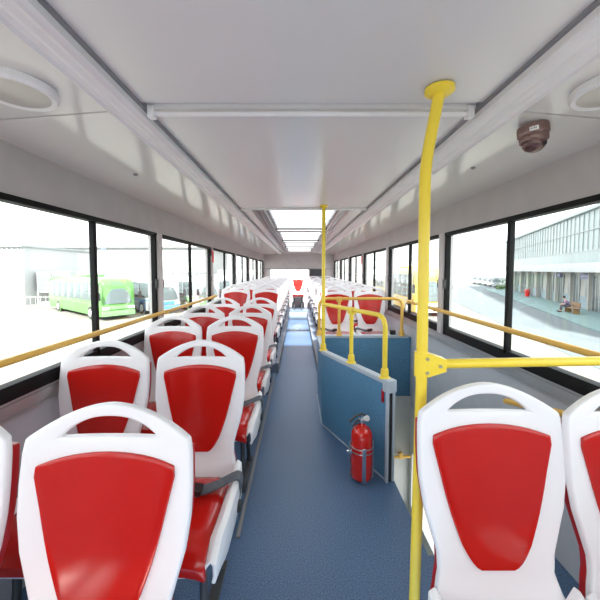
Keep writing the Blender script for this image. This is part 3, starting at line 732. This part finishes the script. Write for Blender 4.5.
# ================================================================== OUTSIDE
def make_coach(name, label, L, W, H, body, trim, group=None, loc=(0, 0, 0), rotz=0, nwin=6, front_glass=True):
    """front at y=0 facing -Y, body runs to +Y"""
    e = empty(name, label, 'bus', loc, rotz, group); h = W / 2
    bm = bmesh.new(); rings = []
    st = [(0.0, .90, .80), (0.06, .95, .90), (0.22, .99, .965), (0.6, 1, .99), (L * .3, 1, 1), (L * .7, 1, 1), (L - .3, 1, .99), (L - .08, .98, .96), (L, .93, .90)]
    for y, kw, kh in st:
        ww = h * kw; top = H * kh; r = 0.22
        pr = [(-ww + .05, .32), (-ww, .45), (-ww, 1.2), (-ww * .985, top - .55), (-ww * .95, top - r), (-ww * .80, top - .05), (-ww * .4, top), (ww * .4, top), (ww * .80, top - .05), (ww * .95, top - r), (ww * .985, top - .55), (ww, 1.2), (ww, .45), (ww - .05, .32)]
        rings.append([bm.verts.new((x, y, z)) for x, z in pr])
    n = len(rings[0])
    for a, b in zip(rings, rings[1:]):
        for k in range(n): bm.faces.new((a[k], a[(k + 1) % n], b[(k + 1) % n], b[k]))
    bm.faces.new(rings[0][::-1]); bm.faces.new(rings[-1])
    mk('body', bm, body, e, angle=50)
    # windscreen, curved and raked
    bm = bmesh.new(); rows = []
    for j in range(6):
        q = j / 5; z = 1.25 + (H * .86 - 1.25) * q; row = []
        for k in range(13):
            u = -1 + 2 * k / 12; x = u * h * (0.95 - .03 * q); y = -0.05 + 0.10 * q + 0.16 * abs(u) ** 4
            row.append(bm.verts.new((x, y, z)))
        rows.append(row)
    for j in range(5):
        for k in range(12): bm.faces.new((rows[j][k], rows[j][k + 1], rows[j + 1][k + 1], rows[j + 1][k]))
    o = mk('windscreen', bm, M['cglass'], e); bake(o, [('SOLIDIFY', dict(thickness=0.05, offset=0))])
    bm = bmesh.new(); box(bm, -h * .93, h * .93, -0.10, 0.1, .34, .72, 0.05); mk('bumper', bm, trim, e)
    bm = bmesh.new(); box(bm, -h * .5, h * .5, -0.07, 0.05, .82, 1.08, 0.02); mk('grille', bm, trim, e)
    for s in (-1, 1):
        bm = bmesh.new(); box(bm, min(s * h * .55, s * h * .9), max(s * h * .55, s * h * .9), -0.08, 0.1, .82, 1.02, 0.03); mk('headlight', bm, M['lightlens'], e)
        bm = bmesh.new(); tube(bm, fillet([(s * h * .9, 0.1, H * .88), (s * (h + .18), -0.25, H * .86), (s * (h + .2), -0.3, H * .62)], 0.1), 0.03, 8); box(bm, s * (h + .2) - .11, s * (h + .2) + .11, -0.34, -0.24, H * .48, H * .66, 0.03); mk('mirror', bm, M['black_plastic'], e)
        Wl = (L - 1.4) / nwin
        for i in range(nwin):
            y0 = 0.75 + i * Wl; bm = bmesh.new()
            box(bm, min(s * (h * .975), s * (h + .012)), max(s * (h * .975), s * (h + .012)), y0 + .04, y0 + Wl - .04, 1.42, H * .86, 0.01); mk('side_window', bm, M['cglass'], e)
        bm = bmesh.new(); box(bm, min(s * (h - .03), s * (h + .02)), max(s * (h - .03), s * (h + .02)), .5, L - .2, 1.16, 1.24, 0.01); mk('side_stripe', bm, trim, e)
        for y in (1.9, L - 3.0):
            bm = bmesh.new(); lathe(bm, [(0, 0), (.62, 0), (.62, .03), (0, .03)], (0, 0, 0), 24, 'X')
            for v in bm.verts: v.co = Vector((s * (h - 0.01 + v.co.x), y + v.co.y, .56 + v.co.z))
            mk('wheel_arch', bm, trim, e)
            bm = bmesh.new(); lathe(bm, [(0, 0), (.30, 0), (.48, 0), (.5, .03), (.5, .22), (.48, .26), (0, .26)], (0, 0, 0), 24, 'X')
            for v in bm.verts: v.co = Vector((s * (h - .21 + v.co.x), y + v.co.y, .5 + v.co.z))
            wl = mk('wheel', bm, M['tyre'], e)
            bm = bmesh.new(); lathe(bm, [(0, 0), (.10, .035), (.14, .02), (.27, .03), (.30, 0), (0, 0)], (0, 0, 0), 20, 'X')
            for v in bm.verts: v.co = Vector((s * (h + .052 + v.co.x), y + v.co.y, .5 + v.co.z))
            mk('hub', bm, M['rim'], wl)
    bm = bmesh.new(); box(bm, -h * .55, h * .55, L * .35, L * .6, H - .02, H + .16, 0.05); mk('roof_unit', bm, body, e)
    return e
G = -2.35
# heading of the parked row: front points towards (.783,-.62)
rz = math.atan2(.783, .62)     # rotates local -Y to (.783,-.62)... R(rz)*(0,-1) = (sin,-cos)
fl_ = Vector((-13.5, 24.0, G)); side_v = Vector((.62, .783, 0))
make_coach('coach', 'lime green coach parked nearest, seen through first left window', 12.5, 2.5, 3.2, M['green'], M['green2'], loc=fl_, rotz=rz, nwin=7)
cs = [('coach', 'white coach with blue trim parked just behind the green coach', M['cwhite'], M['cblue']),
      ('coach', 'second white coach beyond the green one, seen through second left window', M['cwhite'], M['green2']),
      ('coach', 'third white coach of the left parked row', M['cwhite'], M['cblue']),
      ('coach', 'white coach parked farthest of the left row', M['cwhite'], M['cblue'])]
for i, (n, lb, a, b) in enumerate(cs):
    p = fl_ + side_v * 3.9 * (i + 1) + Vector((.783, -.62, 0)) * (0.0 + .5 * i)
    make_coach(n, lb, 11.5, 2.5, 3.1, a, b, 'parked white coaches on the left', p, rz)
make_coach('coach', 'tall yellow coach parked alongside, seen through right windows', 11.0, 2.5, 3.95, M['cyellow'], M['cwhite'], loc=(10.6, 25.5, G), rotz=R(-2), nwin=6)
make_coach('coach', 'yellow coach parked behind the tall yellow coach', 10.0, 2.5, 3.5, M['cyellow'], M['cwhite'], loc=(12.5, 41.0, G), rotz=R(-3), nwin=6)
for i in range(5):
    yy = 67 + i * 5; xx = (497 - 5.5 * i - 298) / 320 * yy - 1.3
    make_coach('minibus', 'white minibus, %s from the front of the far right parked row' % ordn[i], 5.2, 2.0, 2.4, M['cwhite'], M['cwhite'], 'white minibuses parked far right', (xx + 1.3, yy, G), R(-50), 3)

# left shed with strip windows
sh = empty('factory_shed', 'long white factory hall far behind the coaches on the left', 'building', (-60, 62, G))
bm = bmesh.new(); box(bm, -60, 42, 0, 20, 0, 8.1)
for k in range(34): box(bm, -60 + 3 * k, -59.85 + 3 * k, -0.12, 0, 0, 8.1)
mk('wall', bm, M['shed'], sh)
bm = bmesh.new(); box(bm, -61, 43, -0.8, 21, 8.1, 8.45); mk('roof', bm, M['shed'], sh)
for k in range(24):
    bm = bmesh.new(); box(bm, -29 + k * 3.0, -26.9 + k * 3.0, -0.16, 0.1, 2.2, 3.3); mk('window', bm, M['shed_dark'], sh)
# near ribbed shed at far left
sn = empty('ribbed_shed', 'white ribbed metal shed at the left edge behind the fence', 'building', (-34, 34, G))
bm = bmesh.new(); box(bm, -16, 4.9, 0, 12, 0, 6.2)
for k in range(38): box(bm, -16 + 0.55 * k, -15.85 + 0.55 * k, -0.08, 0.0, 0, 6.2)
mk('wall', bm, M['shed'], sn)
bm = bmesh.new(); box(bm, -16.3, 5.1, -0.4, 12.4, 6.2, 6.4); mk('roof', bm, M['mullion'], sn)
# booth with windows
bo = empty('site_office', 'small grey window block between ribbed shed and green coach', 'building', (-27.3, 35, G))
bm = bmesh.new(); box(bm, -1.4, 2.2, 0.15, 3.5, 1.3, 3.6); box(bm, -1.3, -1.15, 0, .15, 0, 1.5); box(bm, 2.0, 2.15, 0, .15, 0, 1.5); box(bm, -1.4, 2.2, 0.2, 3.5, 0, 0.2); mk('wall', bm, M['shed'], bo)
for x0, x1, z0, z1 in ((-1.3, 0.3, 2.55, 3.4), (0.45, 2.1, 2.55, 3.4), (-1.3, 0.3, 1.45, 2.4), (0.45, 2.1, 1.45, 2.4)):
    bm = bmesh.new(); box(bm, x0, x1, 0.05, 0.2, z0, z1); mk('window', bm, M['shed_dark'], bo)
fe = empty('yard_fence', 'low grey metal fence in front of the ribbed shed', 'fence', (-29, 31, G))
bm = bmesh.new()
for z in (0.25, 1.1): box(bm, -9, 5, -0.03, 0.03, z, z + 0.06)
mk('rail', bm, M['fence'], fe)
for k in range(29):
    bm = bmesh.new(); box(bm, -9 + 0.5 * k - 0.025, -9 + 0.5 * k + 0.025, -0.025, 0.025, 0, 1.25); mk('picket', bm, M['fence'], fe)

# far hall straight and to the right
fh = empty('distant_hall', 'pale distant hall closing the yard on the right', 'building', (12, 120, G))
bm = bmesh.new(); box(bm, -30, 62, 0, 20, 0, 14); mk('wall', bm, M['shed'], fh)
bm = bmesh.new(); box(bm, -31, 63, -0.02, 21, 14, 14.6); mk('roof', bm, M['shed'], fh)
for k in range(3):
    bm = bmesh.new(); box(bm, -29, 61, -0.2, 0.1, 4.5 + 3 * k, 4.9 + 3 * k); mk('facade_band', bm, M['mullion'], fh)

# terminal building on the right: local x along facade away from camera, local -y faces the yard
ta = math.atan2(0.92, 0.39)
tb = empty('terminal_building', 'two storey terminal with glazed upper floor seen through first right window', 'building', (25.8, 27.3, G), ta)
# local +x = direction away; facade normal towards the yard is local +y
bm = bmesh.new(); box(bm, -22, 36, -10, 0, 0.12, 4.0); mk('wall', bm, M['cream'], tb)
bm = bmesh.new(); box(bm, -22, 36, -0.05, 0.05, 0.12, 1.25); mk('dado', bm, M['bluewall'], tb)
bm = bmesh.new(); box(bm, -22, 36, -10, 1.5, 3.55, 4.35, 0.05); mk('canopy', bm, M['shed'], tb)
bm = bmesh.new(); box(bm, -22, 36, -10, 0.6, 4.35, 8.9); mk('curtain_wall', bm, M['curtain'], tb)
bm = bmesh.new(); box(bm, -22, 36, 0.55, 0.66, 4.35, 5.4); mk('spandrel_glass', bm, M['curtain2'], tb)
bm = bmesh.new(); box(bm, -22.3, 36.3, -10, 0.9, 8.9, 9.15); mk('roof', bm, M['mullion'], tb)
for k in range(59):
    x = -22 + k; bm = bmesh.new(); box(bm, x - 0.03, x + 0.03, 0.6, 0.66, 4.35, 8.9); mk('mullion', bm, M['mullion'] if k % 4 == 0 else M['shed'], tb)
for z in (5.4, 7.2):
    bm = bmesh.new(); box(bm, -22, 36, 0.6, 0.7, z, z + 0.08); mk('transom', bm, M['mullion'], tb)
for k, x in enumerate([-19, -15, -11, -6.8, -3.6, 0.4, 4.6, 8.8, 12.0, 16.2, 20.4, 24.6, 29.0]):
    bm = bmesh.new(); box(bm, x - .62, x + .62, 0.0, 0.09, 0.12, 3.2)
    dd = mk('door', bm, M['doorglass'], tb)
    bm = bmesh.new(); box(bm, x - .05, x + .05, 0.08, 0.13, 0.12, 3.2); box(bm, x - .7, x - .6, 0.05, 0.13, .12, 3.3); box(bm, x + .6, x + .7, 0.05, 0.13, .12, 3.3); mk('door_frame', bm, M['mullion'], dd)
    bm = bmesh.new(); box(bm, x + 1.1, x + 2.3, -0.02, 0.07, 1.3, 3.0); ww = mk('window', bm, M['shed_dark'], tb)
    bm = bmesh.new(); box(bm, x + .8, x + .98, 0.0, 0.35, .12, 3.55); mk('pillar', bm, M['cream'], tb)
for x in (-5.0, 2.5, 9.6):
    bm = bmesh.new(); box(bm, x - .9, x + .9, 0.1, 0.25, 2.95, 3.4, 0.02); sg = mk('sign', bm, M['sign'], tb); sg['label'] = 'lilac door sign'
    bm = bmesh.new()
    for q in range(6): box(bm, x - .7 + q * .24, x - .56 + q * .24, 0.24, 0.262, 3.1, 3.1 + (.12 if q % 2 else .18))
    mk('lettering', bm, M['shed'], sg)
bm = bmesh.new(); box(bm, -22, 36, 0.0, 4.0, 0, 0.12); o = mk('sidewalk', bm, M['teal'], None, False); o.location = (25.8, 27.3, G); o.rotation_euler.z = ta; o['kind'] = 'structure'
# paved road patch
bm = bmesh.new(); prism(bm, [(6, -8, G + 0.01), (30, -8, G + 0.01), (50, 82, G + 0.01), (30, 84, G + 0.01), (19, 40, G + .01)], (0, 0, 0.01)); struct('yard_road', bm, M['asphalt'], smooth=False)
# bench and person in front of the terminal
def tl(x, y, z=0.12):
    v = Matrix.Rotation(ta, 4, 'Z') @ Vector((x, y, z)); return v + Vector((25.8, 27.3, G))
bn_ = empty('park_bench', 'brown slatted bench outside the terminal doors', 'bench', tl(-1.3, 2.3), ta)
def rb(name, dims, p): 
    bm = bmesh.new(); box(bm, *dims, 0.01); return mk(name, bm, M['wood'], p)
rb('seat', (-1.0, 1.0, -0.25, 0.22, 0.40, 0.46), bn_); rb('backrest', (-1.0, 1.0, -0.30, -0.24, 0.5, 0.92), bn_)
for x in (-0.85, 0.85): rb('leg', (x - .05, x + .05, -0.28, 0.18, 0, 0.42), bn_)
for x in (8.7, ):
    pass
rbn = empty('red_bin', 'small red bin by the terminal wall', 'bin', tl(17.5, 1.2), ta)
bm = bmesh.new(); lathe(bm, [(0, 0), (.25, 0), (.32, .85), (.34, .88), (0, .88)], seg=18); mk('bin_body', bm, M['extred'], rbn)
bm = bmesh.new(); lathe(bm, [(0, .88), (.35, .88), (.3, .98), (0, 1.02)], seg=18); mk('bin_lid', bm, M['extred'], rbn)

def skin_fig(name, verts, edges, radii, m, parent, sub=2):
    me = bpy.data.meshes.new(name); me.from_pydata(verts, edges, []); o = bpy.data.objects.new(name, me); C.objects.link(o); o.parent = parent
    me.materials.append(m)
    sm = o.modifiers.new('skin', 'SKIN'); sm.use_smooth_shade = True
    for i, r in enumerate(radii): me.skin_vertices[0].data[i].radius = (r, r)
    me.skin_vertices[0].data[0].use_root = True
    o.modifiers.new('sub', 'SUBSURF').levels = sub; o.modifiers['sub'].render_levels = sub
    return o
# seated person: local frame, faces +y, leaning forward
pe = empty('person', 'person in blue violet shirt sitting on the bench bent forward', 'person', tl(-0.7, 2.35), ta)
V = [(0, 0, .56), (0, .04, .72), (0, .14, .95), (0, .22, 1.05), (0, .26, 1.13), (0, .31, 1.24),
     (.10, .03, .54), (.13, .45, .55), (.14, .50, .10), (.14, .64, .04),
     (-.10, .03, .54), (-.13, .45, .55), (-.14, .50, .10), (-.14, .64, .04),
     (.19, .17, .98), (.25, .26, .74), (.14, .46, .66), (.10, .54, .64),
     (-.19, .17, .98), (-.25, .26, .74), (-.14, .46, .66), (-.10, .54, .64)]
Ed = [(0, 1), (1, 2), (2, 3), (3, 4), (4, 5), (0, 6), (6, 7), (7, 8), (8, 9), (0, 10), (10, 11), (11, 12), (12, 13), (2, 14), (14, 15), (15, 16), (16, 17), (2, 18), (18, 19), (19, 20), (20, 21)]
Ra = [.15, .15, .15, .08, .055, .095, .09, .07, .05, .04, .09, .07, .05, .04, .065, .048, .036, .03, .065, .048, .036, .03]
b_ = skin_fig('body', V, Ed, Ra, M['skin'], pe)
def sub_fig(name, idx, grow, m):
    mp = {v: i for i, v in enumerate(idx)}
    skin_fig(name, [V[i] for i in idx], [(mp[a], mp[b]) for a, b in Ed if a in mp and b in mp], [Ra[i] * grow for i in idx], m, pe)
sub_fig('shirt', [0, 1, 2, 14, 15, 18, 19], 1.12, M['shirt'])
sub_fig('trousers', [0, 6, 7, 8, 10, 11, 12], 1.12, M['trousers'])
bm = bmesh.new(); bmesh.ops.create_icosphere(bm, subdivisions=3, radius=0.105)
for v in bm.verts:
    v.co.z *= 1.12
    if v.co.y > 0.03 and v.co.z < 0.04: v.co *= 0.8
    v.co += Vector((0, .30, 1.29))
mk('hair', bm, M['hair'], pe)
for s in (-1, 1):
    bm = bmesh.new(); box(bm, s * .14 - .05, s * .14 + .05, .46, .74, 0.0, .09, .03); mk('shoe', bm, M['black_plastic'], pe)
for s in (-1, 1):
    for k in range(5):
        bm = bmesh.new(); x = s * (.085 + .012 * k)
        tube(bm, [(x, .54, .64), (x, .585 + (.008 * (2 - abs(2 - k))), .635), (x, .60, .60)], [.010, .009, .007], 8); mk('finger', bm, M['skin'], pe)
# shrubs at the end of the sidewalk
bm = bmesh.new()
for k in range(40):
    c = Vector((random.uniform(-1.2, 1.2), random.uniform(-.6, .6), random.uniform(.3, 1.2)))
    r = bmesh.ops.create_icosphere(bm, subdivisions=1, radius=random.uniform(.2, .4))
    for v in r['verts']: v.co = v.co * random.uniform(.8, 1.2) + c
o = mk('green_shrub', bm, M['leaf'], loc=tl(34.5, 1.5)); o.scale = (.6, .6, .6); tag(o, 'light green shrub at the far end of the terminal sidewalk', 'shrub')
